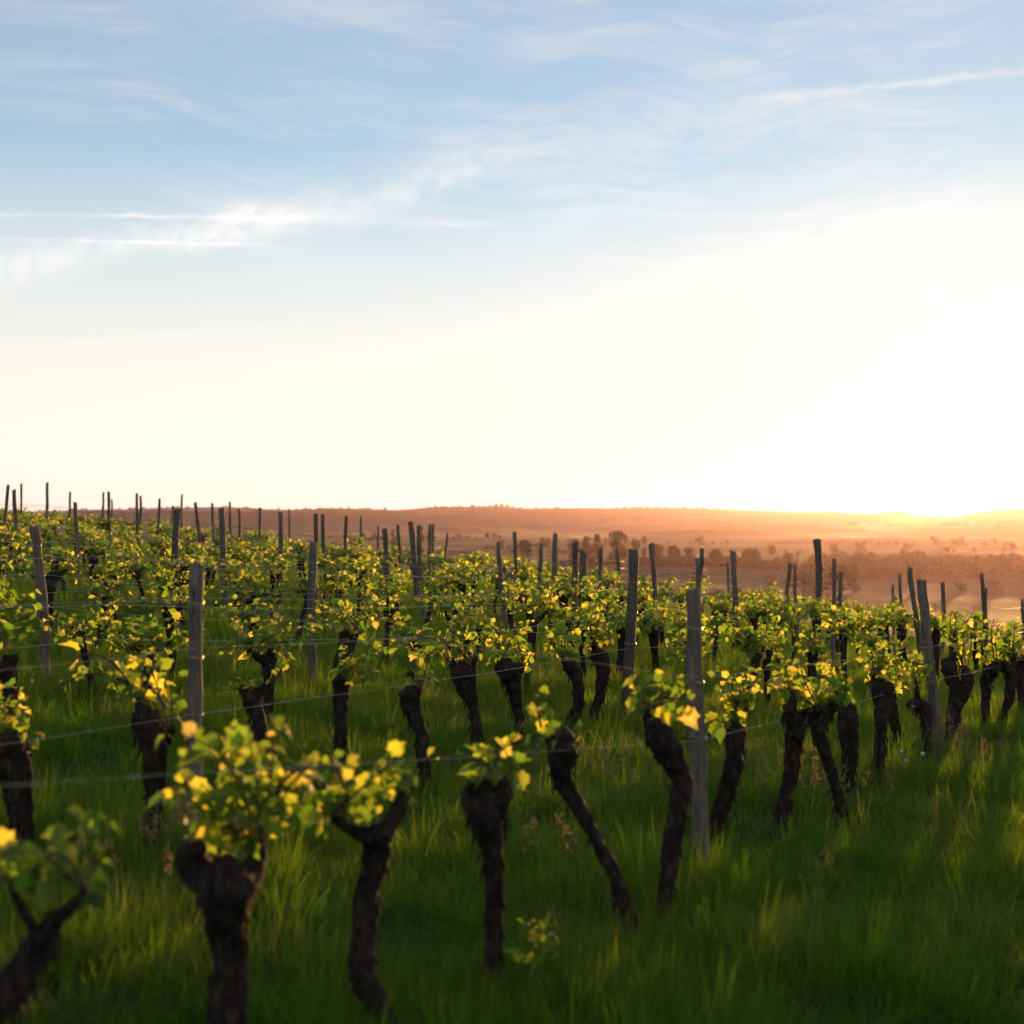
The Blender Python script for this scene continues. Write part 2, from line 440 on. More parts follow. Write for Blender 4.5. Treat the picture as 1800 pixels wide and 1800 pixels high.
# ------------------------------------------------------------------ far trees
def leaf_clump_crown(r, n, rx, rz, size, lobes):
    mb = MB()
    for _ in range(n):
        c = r.choice(lobes); th, ph = r.uniform(0, 6.283), math.acos(r.uniform(-0.8, 1)); k = r.uniform(0.55, 1.0)
        p = Vector((c[0] + c[3] * k * math.sin(ph) * math.cos(th), c[1] + c[3] * k * math.sin(ph) * math.sin(th), c[2] + c[3] * k * math.cos(ph)))
        a = Vector((r.gauss(0, 1), r.gauss(0, 1), r.gauss(0, 1))).normalized(); b = a.orthogonal().normalized(); c2 = a.cross(b)
        s = size * r.uniform(0.5, 1.2)
        mb.add([p + b * s, p + c2 * s * 0.7, p - b * s, p - c2 * s * 0.7 + a * s * .3], [(0, 1, 2, 3)])
    return mb
def far_tree(name, px, ytop, ybase, D, wpx, label, seed, conical=False, parts=True):
    r = random.Random(seed)
    top, base = at(px, ytop, D), at(px, ybase, D)
    z0 = (gz(base.x, base.y) if D < 1085 else hill_z(math.atan2(base.x, base.y), math.hypot(base.x, base.y))) - 0.2
    h = max(top.z - z0, 3.0); rad = wpx / FPX * D * 0.5
    root = empty(name, (base.x, base.y, z0)); tagged(root, label, 'tree', 'trees standing in the fields below the hills')
    lobes = []
    for i in range(14):
        zz_ = h * r.uniform(0.1, 0.86)
        w = rad * (1.0 - 0.5 * abs(zz_ / h - 0.55) * 2) if not conical else rad * (1.05 - zz_ / h)
        a = r.uniform(0, 6.28); q = r.uniform(0.1, 0.62) * w
        lobes.append((q * math.cos(a), q * math.sin(a), zz_, w * r.uniform(0.38, 0.6)))
    lobes.append((0, 0, h - rad * 0.42, rad * 0.42)); lobes.append((0, 0, h * 0.5, rad * 0.6)); lobes.append((0, 0, h * .2, rad * .6))
    cm = leaf_clump_crown(r, 1300, rad, h, rad * 0.13, lobes)
    obj('crown', cm.mesh('crown', CROWN, False), root)
    mb = MB(); mb.add(*tube(spline([(0, 0, -0.5), (0.1, 0, h * .3), (-.1, .1, h * .75)], 8), [rad * .09 * (1 - .09 * i) for i in range(8)], 7, r, .1))
    for i in range(4):
        l = lobes[i]; mb.add(*tube([(0, 0, h * .28), (l[0] * .6, l[1] * .6, l[2] * .8), l[:3]], [rad * .05, rad * .035, rad * .015], 5, r, .1))
    obj('trunk', mb.mesh('trunk', TRUNKM), root)
    return root
FAR = [(1010, 947, 975, 520, 30, 'small dark round tree at the end of the tree line, nearest the green field', False),
       (1032, 941, 975, 500, 30, 'low bushy tree just left of the big round tree', False),
       (1050, 938, 976, 505, 26, 'narrow tree tucked against the big round tree', False),
       (1086, 932, 978, 500, 46, 'big round dark tree, tallest in the distant tree line', False),
       (1116, 947, 980, 490, 26, 'small tree just right of the big round tree', False),
       (1132, 942, 980, 480, 17, 'slim pointed tree right of the big round tree', True),
       (1152, 955, 985, 470, 34, 'broad low tree behind the grey post right of the tree line', False),
       (1182, 957, 986, 470, 36, 'wide dark tree in the middle of the distant tree line', False),
       (1210, 962, 990, 450, 30, 'rounded bush behind the two thin posts', False),
       (1258, 965, 992, 440, 34, 'hazy round tree left of the tall split post', False),
       (1325, 966, 996, 430, 44, 'broad hazy tree standing alone left of the tall split post', False),
       (1385, 972, 998, 430, 30, 'hazy low tree just left of the tall split post', False),
       (1402, 971, 998, 430, 16, 'narrow hazy tree beside the tall split post', True),
       (740, 925, 950, 620, 18, 'small hazy tree between the posts near the centre', False),
       (690, 930, 950, 620, 16, 'small dark hazy tree behind the left slope of vines', False),
       (925, 950, 968, 560, 34, 'low shrubby tree at the foot of the green field', False)]
for i, (px, yt, yb, D, w, lab, con) in enumerate(FAR): far_tree('distant_tree', px, yt, yb, D, w, lab, 100 + i, con)
RIDGE_T = [(765, 887, 6, 'lone tiny tree on the far ridge, left of the tree clump'), (872, 886.5, 9, 'left tree of the small clump on the far ridge'),
           (882, 886, 10, 'middle tree of the small clump on the far ridge'), (892, 887.5, 8, 'right tree of the small clump on the far ridge'),
           (677, 891, 8, 'tiny bush on the far ridge left of the clump')]
def woods_mass(name, label, spots, seed):
    r = random.Random(seed); mb = MB()
    for (x, y, z, rad, h) in spots:
        lobes = [(x + r.uniform(-.4, .4) * rad, y + r.uniform(-.4, .4) * rad, z + h * q, rad * r.uniform(.45, .75)) for q in (.3, .5, .7, .8)]
        b = leaf_clump_crown(r, 240, rad, h, rad * .17, lobes); mb.add(b.v, b.f)
    tagged(obj(name, mb.mesh(name, CROWN, False)), label, kind='stuff')
sp = []
for _ in range(400):                                          # closed wood on the valley floor
    px = 1430 + 900 * rng.random() ** 1.15; D = rng.uniform(372, 480); p = at(px, 990, D)
    sp.append((p.x, p.y, gz(p.x, p.y) - .6, rng.uniform(1.9, 3.2), rng.uniform(2.6, 4.6) * (0.75 + 0.25 * smooth01((px - 1430) / 90))))
for _ in range(120):                                          # scrub joining the tree line to the wood
    u = rng.random(); px = 1000 + 440 * u; D = 500 - 80 * u + rng.gauss(0, 7); p = at(px, 980, D)
    sp.append((p.x, p.y, gz(p.x, p.y) - .5, rng.uniform(1.4, 2.6), rng.uniform(1.8, 3.4)))
woods_mass('woodland', 'low woodland fading into the orange glow', sp, 3)
sp = []
for _ in range(520):
    an = R(rng.uniform(-30, 36)); D0 = 3200 + 300 * math.sin(an * 5); d = D0 * rng.uniform(0.985, 1.0)
    if vnoise(an * 60, 0, 1.0) < -0.25: continue
    sp.append((d * math.sin(an), d * math.cos(an), hill_z(an, d) - 1.5, rng.uniform(2.0, 4.5), rng.uniform(2, 4)))
for _ in range(900):
    an = R(rng.uniform(-28, 32)); d = rng.uniform(2050, 3050); x, y = d * math.sin(an), d * math.cos(an)
    if vnoise(x, y, .006) < 0.45: continue
    sp.append((x, y, hill_z(an, d) - 1, rng.uniform(2.5, 6), rng.uniform(2.5, 5)))
hd = []
for (p0, p1, d0, d1) in ((1180, 1500, 300, 330), (1240, 1900, 255, 300), (1420, 2100, 420, 380), (900, 1330, 640, 560), (1300, 1800, 600, 640), (980, 1300, 850, 800),
                         (700, 1000, 700, 760), (1500, 2000, 820, 700), (600, 900, 900, 980), (1330, 1560, 210, 240)):
    n = int(abs(p1 - p0) / FPX * .5 * (d0 + d1) / 2.2)
    for i in range(n):
        if rng.random() < .6: continue
        u = (i + rng.random()) / n; D = d0 + (d1 - d0) * u + rng.gauss(0, 1.0); p = at(p0 + (p1 - p0) * u, 980, D)
        q = rng.random() ** 3; hd.append((p.x, p.y, gz(p.x, p.y) - .4, rng.uniform(.9, 1.5) + 1.6 * q, rng.uniform(1.2, 2.0) + 3.2 * q))
woods_mass('hedgerows', 'broken hedgerows between the low fields', hd, 9)
woods_mass('hillside_woods', 'scattered woods on the hazy hillside', sp, 4)
for i, (px, yt, w, lab) in enumerate(RIDGE_T): far_tree('ridge_tree', px, yt, 894, 3150, w, lab, 300 + i)

# ------------------------------------------------------------------ rows of the vineyard
RD = Vector((math.sin(R(28.5)), math.cos(R(28.5)), 0)); RN = Vector((-RD.y, RD.x, 0))
def row_point(k, s):
    p = Vector((0.79, 6.3, 0)) + RN * (ROWGAP * k) + RD * s; return p
ROWGAP = 1.93
def row_of(x, y): return (Vector((x, y, 0)) - Vector((0.79, 6.3, 0))).dot(RN) / ROWGAP
def row_s(x, y): return (Vector((x, y, 0)) - Vector((0.79, 6.3, 0))).dot(RD)

# posts: top x, top y, width, base x, base y (base None = hidden by leaves), label or None
POSTS = [
 (1223, 1035, 27, 1229, 1512, 'thick round-topped grey post in the front row, tallest nearby post'),
 (1625, 1020, 16, 1653, 1323, 'leaning weathered post in the front row, holding two bright wires'),
 (348, 988, 24, 340, 1478, 'dark thick post behind the nearest leafy vine'),
 (1115, 967, 18, 1098, 1253, 'broad dark post with flat top leaning right, second row'),
 (65, 927, 17, 77, 1187, 'thick grey post near the left edge leaning left'),
 (547, 953, 14, 555, 1190, 'straight grey post standing alone left of centre'),
 (313, 895, 11, 305, 1122, 'long dark post rising just left of the thick dark post'),
 (388, 893, 12, 400, 1062, 'pale grey post leaning left above the thick dark post'),
 (1436, 947, 16, 1438, 1155, 'tall crooked post with a split ragged top'),
 (1025, 967, 13, 1022, 1118, 'dark upright post just left of the broad flat-topped post'),
 (978, 937, 9, 968, 1080, 'crooked post bending right at the top, centre of the slope'),
 (678, 929, 12, 678, 1062, 'smooth pale grey post in the middle of the leafy slope'),
 (722, 917, 9, 736, 1064, 'bent pale post with a kinked top beside the smooth grey post'),
 (1289, 969, 12, 1296, 1132, 'grey post left of the tall crooked post, middle rows'),
 (700, 922, 6, 703, None, 'slim dark post right of the smooth pale grey post'),
 (735, 923, 8, 742, None, 'dark post leaning left behind the bent pale post'),
 (1012, 952, 10, 1012, None, 'grey post touching the dark upright post on its left'),
 (1602, 997, 9, 1613, None, 'leaning post behind the front row leaning post'),
 (493, 900, 8, 499, None, 'stout short post leaning left on the left slope'),
 (133, 882, 7, 134, None, None), (13, 852, 6, 9, None, None), (25, 861, 7, 38, None, None), (37, 850, 4, 37, None, None),
 (81, 848, 5, 86, None, None), (123, 865, 4, 123, None, None), (180, 865, 4, 180, None, None), (190, 864, 5, 187, None, None),
 (197, 878, 3.5, 197, None, None), (241, 867, 5, 241, None, None), (247, 872, 4.5, 246, None, None), (280, 877, 5, 279, None, None),
 (304, 889, 4, 304, None, None), (320, 869, 4, 320, None, None), (345, 883, 6, 354, None, None), (373, 884, 5, 379, None, None),
 (405, 882, 4, 408, None, None), (420, 895, 4.5, 421, None, None), (457, 893, 5, 459, None, None), (508, 895, 3.5, 508, None, None),
 (553, 903, 7, 560, None, None), (568, 903, 7, 570, None, None), (607, 907, 6, 610, None, None), (634, 908, 4, 635, None, None),
 (665, 925, 3.5, 665, None, None), (757, 922, 6, 757, None, None), (762, 922, 5, 766, None, None), (786, 937, 3.5, 786, None, None),
 (878, 953, 8, 892, None, None), (903, 934, 7, 907, None, None), (952, 956, 8, 952, None, None), (1055, 963, 7, 1055, None, None),
 (1083, 963, 6, 1092, None, None), (1146, 955, 9, 1154, None, None), (1225, 980, 9, 1224, None, None), (1234, 964, 7, 1229, None, None),
 (1281, 988, 5, 1281, None, None), (1388, 989, 7, 1384, None, None), (1399, 993, 6, 1397, None, None), (1467, 983, 8, 1467, None, None),
 (1478, 1005, 7, 1478, None, None), (1568, 1027, 5, 1568, None, None), (1581, 1010, 6, 1581, None, None), (1657, 1023, 7, 1657, None, None),
 (1727, 1007, 7, 1726, None, None), (1735, 1033, 5, 1735, None, None), (1797, 1053, 5, 1797, None, None)]
ORD = ['first', 'second', 'third', 'fourth', 'fifth', 'sixth', 'seventh', 'eighth', 'ninth', 'tenth', 'eleventh', 'twelfth', 'thirteenth',
       'fourteenth', 'fifteenth', 'sixteenth', 'seventeenth', 'eighteenth', 'nineteenth', 'twentieth']
ORD += ['twenty-' + o for o in ORD[:9]] + ['thirtieth'] + ['thirty-' + o for o in ORD[:9]] + ['fortieth'] + ['forty-' + o for o in ORD[:9]] + ['fiftieth'] + ['fifty-' + o for o in ORD[:9]]
rowposts = {}
small_n = 0
def make_post(px, py, w, bx, by, label, i):
    global small_n
    r = random.Random(700 + i)
    if by is not None:
        X, Y = ray_ground(bx, by)
        k = round(row_of(X, Y))
    else:
        d0 = 172.0 / w; best = None
        tanx = (bx - 900) / FPX
        for kk in range(0, 26):
            # intersection of row kk with the pixel column
            den = RN.x * tanx + RN.y
            Y = (0.79 * RN.x + 6.3 * RN.y + ROWGAP * kk) / den
            if not 5 < Y < 60: continue
            X = tanx * Y
            if Y + 0.7 * X > EDGE + 0.5: continue
            h = at(px, py, Y).z - gz(X, Y)
            if h < 1.0: continue
            c = abs(math.log(Y / d0)) * 2.2 + abs(h - 1.3) * 2.0
            if best is None or c < best[0]: best = (c, X, Y, kk, h)
        if best is None: print('post skipped', i, px); return
        _, X, Y, k, _h = best
    z0 = gz(X, Y); top = at(px, py, Y); h = top.z - z0; lean = top.x - X
    rad = w / FPX * Y * 0.5; rad = min(max(rad, 0.022), 0.048)
    n = 14 if Y < 20 else 8; sides = 12 if Y < 16 else 8
    kink = r.uniform(-.03, .03) if Y > 7 else r.uniform(-.012, .012)
    if by is None: X += r.uniform(-.07, .07); z0 = gz(X, Y); lean = top.x - X
    path, radii = [], []
    for j in range(n):
        t = j / (n - 1)
        path.append((lean * t + kink * math.sin(t * 4.2 + i), r.uniform(-.03, .03) * t, -0.12 + (h + 0.12) * t))
        radii.append(rad * (1.12 - 0.16 * t) * (1 + r.uniform(-.07, .07)))
    v, f = tube(path, radii, sides, r, 0.13, 0.15, flat=True)
    b = (n - 1) * sides; slope = r.uniform(-.5, .5)
    for s in range(sides):                                     # uneven saw-cut or split top
        q = v[b + s]; v[b + s] = q + Vector((0, 0, (q.x - path[-1][0]) * slope + r.uniform(-.7, .35) * rad))
    if 'split' in (label or ''):
        for s in range(3, 7): v[b + s] = v[b + s] + Vector((0, 0, -0.035))
        for s in range(sides): v[b + s] = v[b + s] + Vector(((v[b + s].x - path[-1][0]) * .35, 0, 0))
    mb = MB(); mb.add(v, f)
    o = obj('vineyard_post', mb.mesh('vineyard_post', POST), None, (X, Y, z0))
    if label is None:
        adj = ('thin' if w < 5 else 'slender' if w < 6.5 else 'stout') + (' leaning' if abs(px - bx) >= 4 else ' upright')
        label = f'{adj} grey post, {ORD[small_n]} of the small distant posts from the left edge'; small_n += 1
    tagged(o, label, 'post', 'weathered posts along the vine rows')
    if Y < 17:                                                # wire ties wound round the post
        for hh in (.63, .87, 1.1):
            if hh > h - .05: continue
            tm = MB()
            for turn in range(2):
                t_ = (hh + .12 + turn * .006) / (h + .12); cx = lean * t_ + kink * math.sin(t_ * 4.2 + i); rr = rad * (1.12 - .16 * t_) * 1.16
                ring = [(cx + rr * math.cos(a_), rr * math.sin(a_), hh + turn * .006 + .004 * math.sin(a_ * 2)) for a_ in [2 * math.pi * q / 18 for q in range(19)]]
                tm.add(*tube(ring, [.0016] * 19, 4))
            obj('wire_tie', tm.mesh('wire_tie', WIRE), o)
    rowposts.setdefault(k, []).append((row_s(X, Y), X, Y, z0, h, lean, rad))
for i, P in enumerate(sorted(POSTS, key=lambda q: q[0])): make_post(*P, i)

# ------------------------------------------------------------------ leaves and vines
def leaf_geo(r):
    """five-lobed vine leaf, petiole at the origin, blade along +Y, normal +Z, about one unit wide"""
    out = []
    prof = [(0.0, .12), (22, .46), (40, .40), (58, .50), (78, .40), (100, .60), (112, .50)]
    pts = []
    lob = [(-168, .30), (-140, .50), (-118, .40), (-92, .60), (-70, .50), (-48, .66), (-28, .56), (0, .80), (28, .56), (48, .66), (70, .50), (92, .60), (118, .40), (140, .50), (168, .30)]
    cup, fold, droop = r.uniform(-.25, .35), r.uniform(0.05, .55), r.uniform(0, .5)
    c = Vector((0, 0.42, 0))
    def shape(x, y):
        return Vector((x, y + .35, cup * (x * x + y * y) + fold * abs(x) - droop * max(y + .2, 0) ** 2 + r.uniform(-.03, .03)))
    pts.append(shape(0, -.02))
    for a, q in lob:
        q *= r.uniform(.88, 1.1); an = R(a); pts.append(shape(q * math.sin(an) * .92, q * math.cos(an) - .02))
    n = len(lob); f = [(0, 1 + i, 2 + i) for i in range(n - 1)]
    b = len(pts); pts += [Vector((-.018, -.35, -.1)), Vector((.018, -.35, -.1)), pts[0] + Vector((.018, -.05, -.004)), pts[0] + Vector((-.018, -.05, -.004))]
    f.append((b, b + 1, b + 2, b + 3))
    return pts, f
TH = 0.75
LR = random.Random(21)
LEAFGEO = [leaf_geo(LR) for _ in range(9)]
LEAFME = []
for p, f in LEAFGEO:
    mb = MB(); mb.add(p, f); LEAFME.append(mb.mesh('leaf', LEAF, True))
def leaf_matrix(r, p, size):
    a, e = r.uniform(0, 6.283), R(r.uniform(-70, 40))
    y = Vector((math.cos(a) * math.cos(e), math.sin(a) * math.cos(e), math.sin(e)))
    n = Vector((r.gauss(0, .75), r.gauss(0, .75), 0.75)); n = (n - y * n.dot(y)).normalized(); x = y.cross(n)
    M = Matrix(((x.x, y.x, n.x, 0), (x.y, y.y, n.y, 0), (x.z, y.z, n.z, 0), (0, 0, 0, 1)))
    off = y * 0.35 * size
    return Matrix.Translation(Vector(p) + off) @ M @ Matrix.Scale(size, 4)

def canes_to(r, starts, tips, wob=0.05):
    out = []
    for st, tp in zip(starts, tips):
        st, tp = Vector(st), Vector(tp); L = (tp - st).length
        m = st.lerp(tp, 0.5) + Vector((r.uniform(-wob, wob), r.uniform(-wob, wob), 0.22 * L * r.uniform(0.1, 1)))
        out.append(spline([st, m, tp], 9))
    return out
def leaf_spots(r, cane, n, size, lo=0.15, spread=0.02):
    res = []
    for j in range(n):
        t = lo + (1 - lo) * (j + r.random() * .9) / n; q = t * (len(cane) - 1); i = min(int(q), len(cane) - 2)
        p = Vector(cane[i]).lerp(Vector(cane[i + 1]), q - i) + Vector((r.gauss(0, spread), r.gauss(0, spread), r.gauss(0, spread)))
        s = size * r.choice((.5, .7, .85, 1.0, 1.15, 1.4)) * r.uniform(.85, 1.15) * (1.0 if t < .75 else 0.6)
        res.append((p, s))
    return res

def near_vine(label, trunk, heads, boxes, nleaf, seed, Y=None, canes=(), leafsize=0.050):
    """trunk/arms: photo outlines given their own distance; boxes: where the shoots reach"""
    r = random.Random(seed)
    bx, by = trunk[0][0], trunk[0][1]
    if Y is None: X, Y = ray_ground(bx, by)
    base = at(bx, by, Y); z0 = gz(base.x, Y)
    root = empty('grape_vine', (base.x, Y, z0)); tagged(root, label, 'grapevine', 'old grapevines of the two near rows')
    O = Vector((base.x, Y, z0))
    pxm = FPX / Y
    def loc(px, py, dy=0.0):
        return at(px, py, Y + dy) - O
    def limb(pl, ns, sides, sink=False, d0=0.0):
        amp = r.uniform(.02, .05); ph = r.uniform(0, 6)
        pts = [list(loc(q[0], q[1], d0 + amp * math.sin(ph + i * 1.3))) + [q[2] / pxm * 0.5] for i, q in enumerate(pl)]
        if sink: pts = [[pts[0][0] + .0, pts[0][1], min(-0.12, pts[0][2] - .15), pts[0][3] * 1.3]] + pts
        s = spline(pts, ns)
        return tube([q[:3] for q in s], [max(q[3] * TH, .004) for q in s], sides, r, 0.17, 0.17)
    mb = MB(); mb.add(*limb(trunk, 72, 26, True))
    for h in heads: mb.add(*limb(h, 18, 16))
    hx, hy, hw = trunk[-1]
    tops = [h[-1] for h in heads] or [trunk[-1]]
    for _ in range(7):                                        # old pruning knuckles round the head
        q = r.choice(tops + [trunk[-1]] * 2); p = loc(q[0], q[1], r.uniform(-.5, .5) * hw / pxm * .6)
        d = Vector((r.uniform(-1, 1), r.uniform(-1, 1), r.uniform(-.2, 1.2))).normalized(); rr = q[2] / pxm * r.uniform(.15, .26)
        mb.add(*tube(spline([p - d * rr, p + d * rr * .7, p + d * rr * 1.8], 6), [rr * 1.1, rr * 1.2, rr * 1.15, rr, rr * .85, rr * .6], 9, r, .18, .1))
    for _ in range(30):                                       # loose bark strips
        j = r.randrange(len(trunk) - 1); u = r.random(); a, b = trunk[j], trunk[j + 1]
        x, y, w = [a[i] + (b[i] - a[i]) * u for i in range(3)]; sd = r.choice((-1, 1))
        p = loc(x + sd * w * .34, y, r.uniform(-.02, .0)); l = r.uniform(.02, .06)
        mb.add(*tube([p, p + Vector((sd * .006, -.004, -l * .5)), p + Vector((sd * r.uniform(.004, .016), -.006, -l))], [.005, .006, .002], 4))
    obj('trunk', mb.mesh('trunk', BARK), root)
    allc = []
    for (x0, y0, x1, y1, nc) in boxes:
        starts, tips = [], []
        for i in range(nc):
            q = r.choice(tops); starts.append(loc(q[0] + r.uniform(-.2, .2) * q[2], q[1], r.uniform(-.02, .02)))
            fx = (i + r.random()) / nc
            tips.append(loc(x0 + (x1 - x0) * fx, y0 + (y1 - y0) * r.random() ** 1.6, r.uniform(-.16, .16)))
        allc += [(c, max(3, int(nleaf * 1.35 / nc))) for c in canes_to(r, starts, tips)]
    for pl, nl in canes:
        amp = r.uniform(-.03, .03)
        allc.append((spline([list(loc(q[0], q[1], amp * i)) for i, q in enumerate(pl)], 10), nl))
    ncane = len(allc) - len(canes)
    for ic, (c, nl) in enumerate(allc):
        w0 = .0048 if ic < ncane else .0072
        m2 = MB(); m2.add(*tube(c, [w0 * (1 - .58 * i / len(c)) for i in range(len(c))], 6, r, .12))
        co = obj('cane', m2.mesh('cane', CANE), root)
        for p, s in leaf_spots(r, c, nl, leafsize):
            lo = obj('leaf', r.choice(LEAFME), co); lo.matrix_basis = leaf_matrix(r, p, s)
    return root
exec_near = []
NV = near_vine
# front row, from the camera outwards
NV('blurred vine at the bottom left corner, trunk leaning hard to the right', [(-60, 1850, 110), (10, 1745, 100), (62, 1665, 62), (100, 1612, 46)], [[(100, 1612, 40), (130, 1588, 28), (150, 1565, 18)], [(70, 1650, 30), (40, 1600, 24), (20, 1560, 16)]],
   [(-40, 1430, 190, 1580, 7)], 60, 1, 3.4)
NV('nearest whole vine, thick black trunk with a fist-shaped head and leafy crown', [(400, 1850, 86), (398, 1750, 84), (402, 1650, 84), (396, 1590, 100), (392, 1555, 118), (390, 1540, 90)],
   [[(380, 1570, 84), (348, 1530, 80), (340, 1500, 62), (352, 1486, 36)], [(405, 1570, 80), (440, 1535, 64), (454, 1508, 44), (458, 1490, 26)]],
   [(300, 1280, 505, 1470, 12)], 118, 2, 4.05, [([(455, 1500), (470, 1420), (480, 1330), (475, 1255)], 12), ([(450, 1500), (480, 1400), (530, 1350), (600, 1350)], 12)])
NV('forked front vine with a thin arm rising right, left of the round-headed vine', [(672, 1795, 66), (640, 1710, 56), (642, 1600, 52), (660, 1520, 58), (665, 1470, 62)],
   [[(660, 1475, 44), (620, 1458, 28), (585, 1436, 22)], [(672, 1470, 44), (700, 1420, 32), (722, 1375, 22)]],
   [(560, 1330, 700, 1440, 6)], 56, 3, None, [([(590, 1436), (560, 1390), (540, 1360), (530, 1405)], 7), ([(600, 1445), (610, 1390), (585, 1340), (570, 1320)], 8)])
NV('club-headed vine with straight trunk in the middle of the front row', [(865, 1700, 44), (870, 1610, 40), (864, 1510, 44), (857, 1440, 84), (854, 1405, 96)],
   [[(845, 1430, 60), (824, 1405, 44), (828, 1385, 34)], [(868, 1425, 60), (886, 1395, 46), (884, 1376, 34)]],
   [(815, 1310, 910, 1370, 3)], 18, 4, None, [([(860, 1385), (858, 1355), (845, 1336), (795, 1330), (756, 1330)], 9), ([(862, 1385), (880, 1320), (930, 1297), (1008, 1271)], 10)])
NV('slanting vine leaning left, single bright leaf tuft at its head', [(1108, 1620, 36), (1078, 1535, 32), (1030, 1440, 32), (992, 1375, 42), (988, 1325, 60), (985, 1300, 54)], [[(985, 1310, 48), (968, 1295, 34), (960, 1285, 24)]],
   [], 0, 5, None, [([(962, 1288), (950, 1262), (945, 1240), (955, 1222)], 13), ([(990, 1292), (1010, 1298), (1004, 1310)], 3)])
NV('twisted vine with bulging head just left of the tall front post', [(1170, 1585, 38), (1180, 1490, 40), (1197, 1385, 46), (1185, 1335, 58), (1160, 1300, 58), (1152, 1280, 44)], [[(1150, 1290, 36), (1140, 1265, 24), (1138, 1250, 18)]],
   [(1122, 1185, 1225, 1270, 6)], 48, 6, None)
NV('stout vine leaning right just right of the tall front post', [(1252, 1465, 32), (1275, 1400, 36), (1290, 1335, 42), (1293, 1285, 46)], [[(1295, 1290, 24), (1298, 1265, 12), (1294, 1250, 8)]],
   [(1250, 1165, 1342, 1285, 9)], 76, 7, None)
NV('left leg of the paired arching vines, leaning right', [(1368, 1455, 32), (1388, 1370, 32), (1396, 1290, 38), (1388, 1250, 36)], [[(1388, 1255, 28), (1393, 1232, 22), (1390, 1215, 12)], [(1398, 1300, 30), (1415, 1262, 34), (1440, 1248, 26)]],
   [(1335, 1150, 1420, 1235, 6)], 60, 8, None, [([(1388, 1225), (1365, 1210), (1345, 1205)], 5)])
NV('right leg of the paired arching vines, leaning left under the leaves', [(1482, 1442, 28), (1462, 1360, 26), (1442, 1300, 30), (1440, 1262, 36), (1458, 1246, 30)], [[(1440, 1270, 30), (1462, 1246, 24), (1474, 1240, 16)]],
   [(1400, 1155, 1480, 1235, 6)], 56, 9, None)
NV('short thick vine directly behind the paired arching vines', [(1492, 1378, 30), (1494, 1310, 38), (1490, 1262, 48), (1490, 1244, 40)], [[(1485, 1255, 26), (1474, 1235, 14), (1468, 1222, 8)]],
   [(1440, 1165, 1510, 1230, 3)], 26, 10, None)
NV('upright vine with a rounded leafy crown, left of the leaning front post', [(1544, 1352, 28), (1550, 1275, 28), (1552, 1225, 46), (1552, 1208, 42)], [[(1545, 1215, 22), (1535, 1190, 12)]],
   [(1515, 1122, 1600, 1200, 8)], 76, 11, None)
NV('thin slanting vine behind the upright vine with the rounded crown', [(1583, 1312, 22), (1572, 1262, 20), (1565, 1218, 24)], [], [(1560, 1130, 1625, 1200, 5)], 40, 12, None)
NV('hook-headed vine just left of the leaning front post', [(1632, 1325, 22), (1628, 1270, 22), (1622, 1245, 34), (1605, 1238, 26)], [[(1615, 1240, 18), (1612, 1212, 10), (1610, 1190, 7)]],
   [(1590, 1130, 1640, 1220, 4)], 34, 13, None)
NV('vine with a tall upright arm just right of the leaning front post', [(1674, 1285, 30), (1680, 1215, 28), (1668, 1172, 36)], [[(1670, 1178, 22), (1676, 1140, 16), (1682, 1110, 10)], [(1685, 1240, 24), (1700, 1200, 30), (1698, 1180, 20)]],
   [(1645, 1075, 1725, 1150, 7)], 66, 14, None)
NV('left foot of the arched vine near the right edge', [(1734, 1268, 18), (1732, 1215, 20), (1738, 1185, 32), (1752, 1170, 26)], [], [(1712, 1090, 1765, 1170, 5)], 50, 15, None)
NV('right foot of the arched vine near the right edge, curving left', [(1757, 1268, 18), (1775, 1225, 22), (1776, 1185, 28), (1762, 1168, 24)], [[(1775, 1185, 20), (1782, 1150, 14)]], [(1755, 1085, 1810, 1160, 6)], 60, 16, None)
NV('last front row vine, cut by the right edge', [(1797, 1245, 18), (1795, 1200, 20), (1792, 1160, 26)], [], [(1775, 1075, 1840, 1150, 6)], 60, 17, None)
# second row
NV('hunched thick vine cut by the left edge, second row', [(38, 1475, 52), (36, 1410, 56), (26, 1350, 70), (10, 1310, 74)], [[(10, 1320, 50), (-10, 1300, 40)]], [(-30, 1190, 60, 1290, 5)], 40, 31, None, [([(30, 1300), (45, 1285), (52, 1310)], 6)])
NV('shaggy bulb-headed vine left of the dark thick post', [(268, 1472, 46), (270, 1400, 42), (272, 1335, 50), (262, 1285, 70), (254, 1250, 52)], [[(255, 1260, 40), (250, 1235, 30)], [(285, 1300, 36), (300, 1285, 24)]],
   [(190, 1130, 300, 1230, 7)], 54, 32, None, [([(250, 1238), (215, 1195), (150, 1185), (90, 1215)], 14), ([(250, 1238), (200, 1165), (150, 1150), (125, 1170)], 10)])
NV('vine with two stubby horns behind the nearest leafy vine', [(462, 1330, 34), (455, 1270, 34), (442, 1230, 44)], [[(440, 1235, 28), (425, 1210, 22)], [(448, 1230, 28), (462, 1208, 20)]], [(375, 1190, 440, 1250, 3)], 20, 33, None, [([(462, 1210), (490, 1185), (505, 1150), (480, 1140)], 12)])
NV('slim pale-lit vine with a knob head, second row left of centre', [(596, 1340, 28), (599, 1280, 26), (598, 1230, 28), (600, 1200, 40)], [[(600, 1205, 24), (612, 1188, 14)]], [(592, 1125, 690, 1205, 6)], 50, 34, None)
NV('bent vine with a twisted ragged head, second row centre', [(748, 1368, 26), (742, 1300, 26), (725, 1250, 38), (720, 1222, 44)], [[(722, 1230, 28), (738, 1212, 16)]], [(685, 1125, 765, 1205, 4)], 30, 35, None)
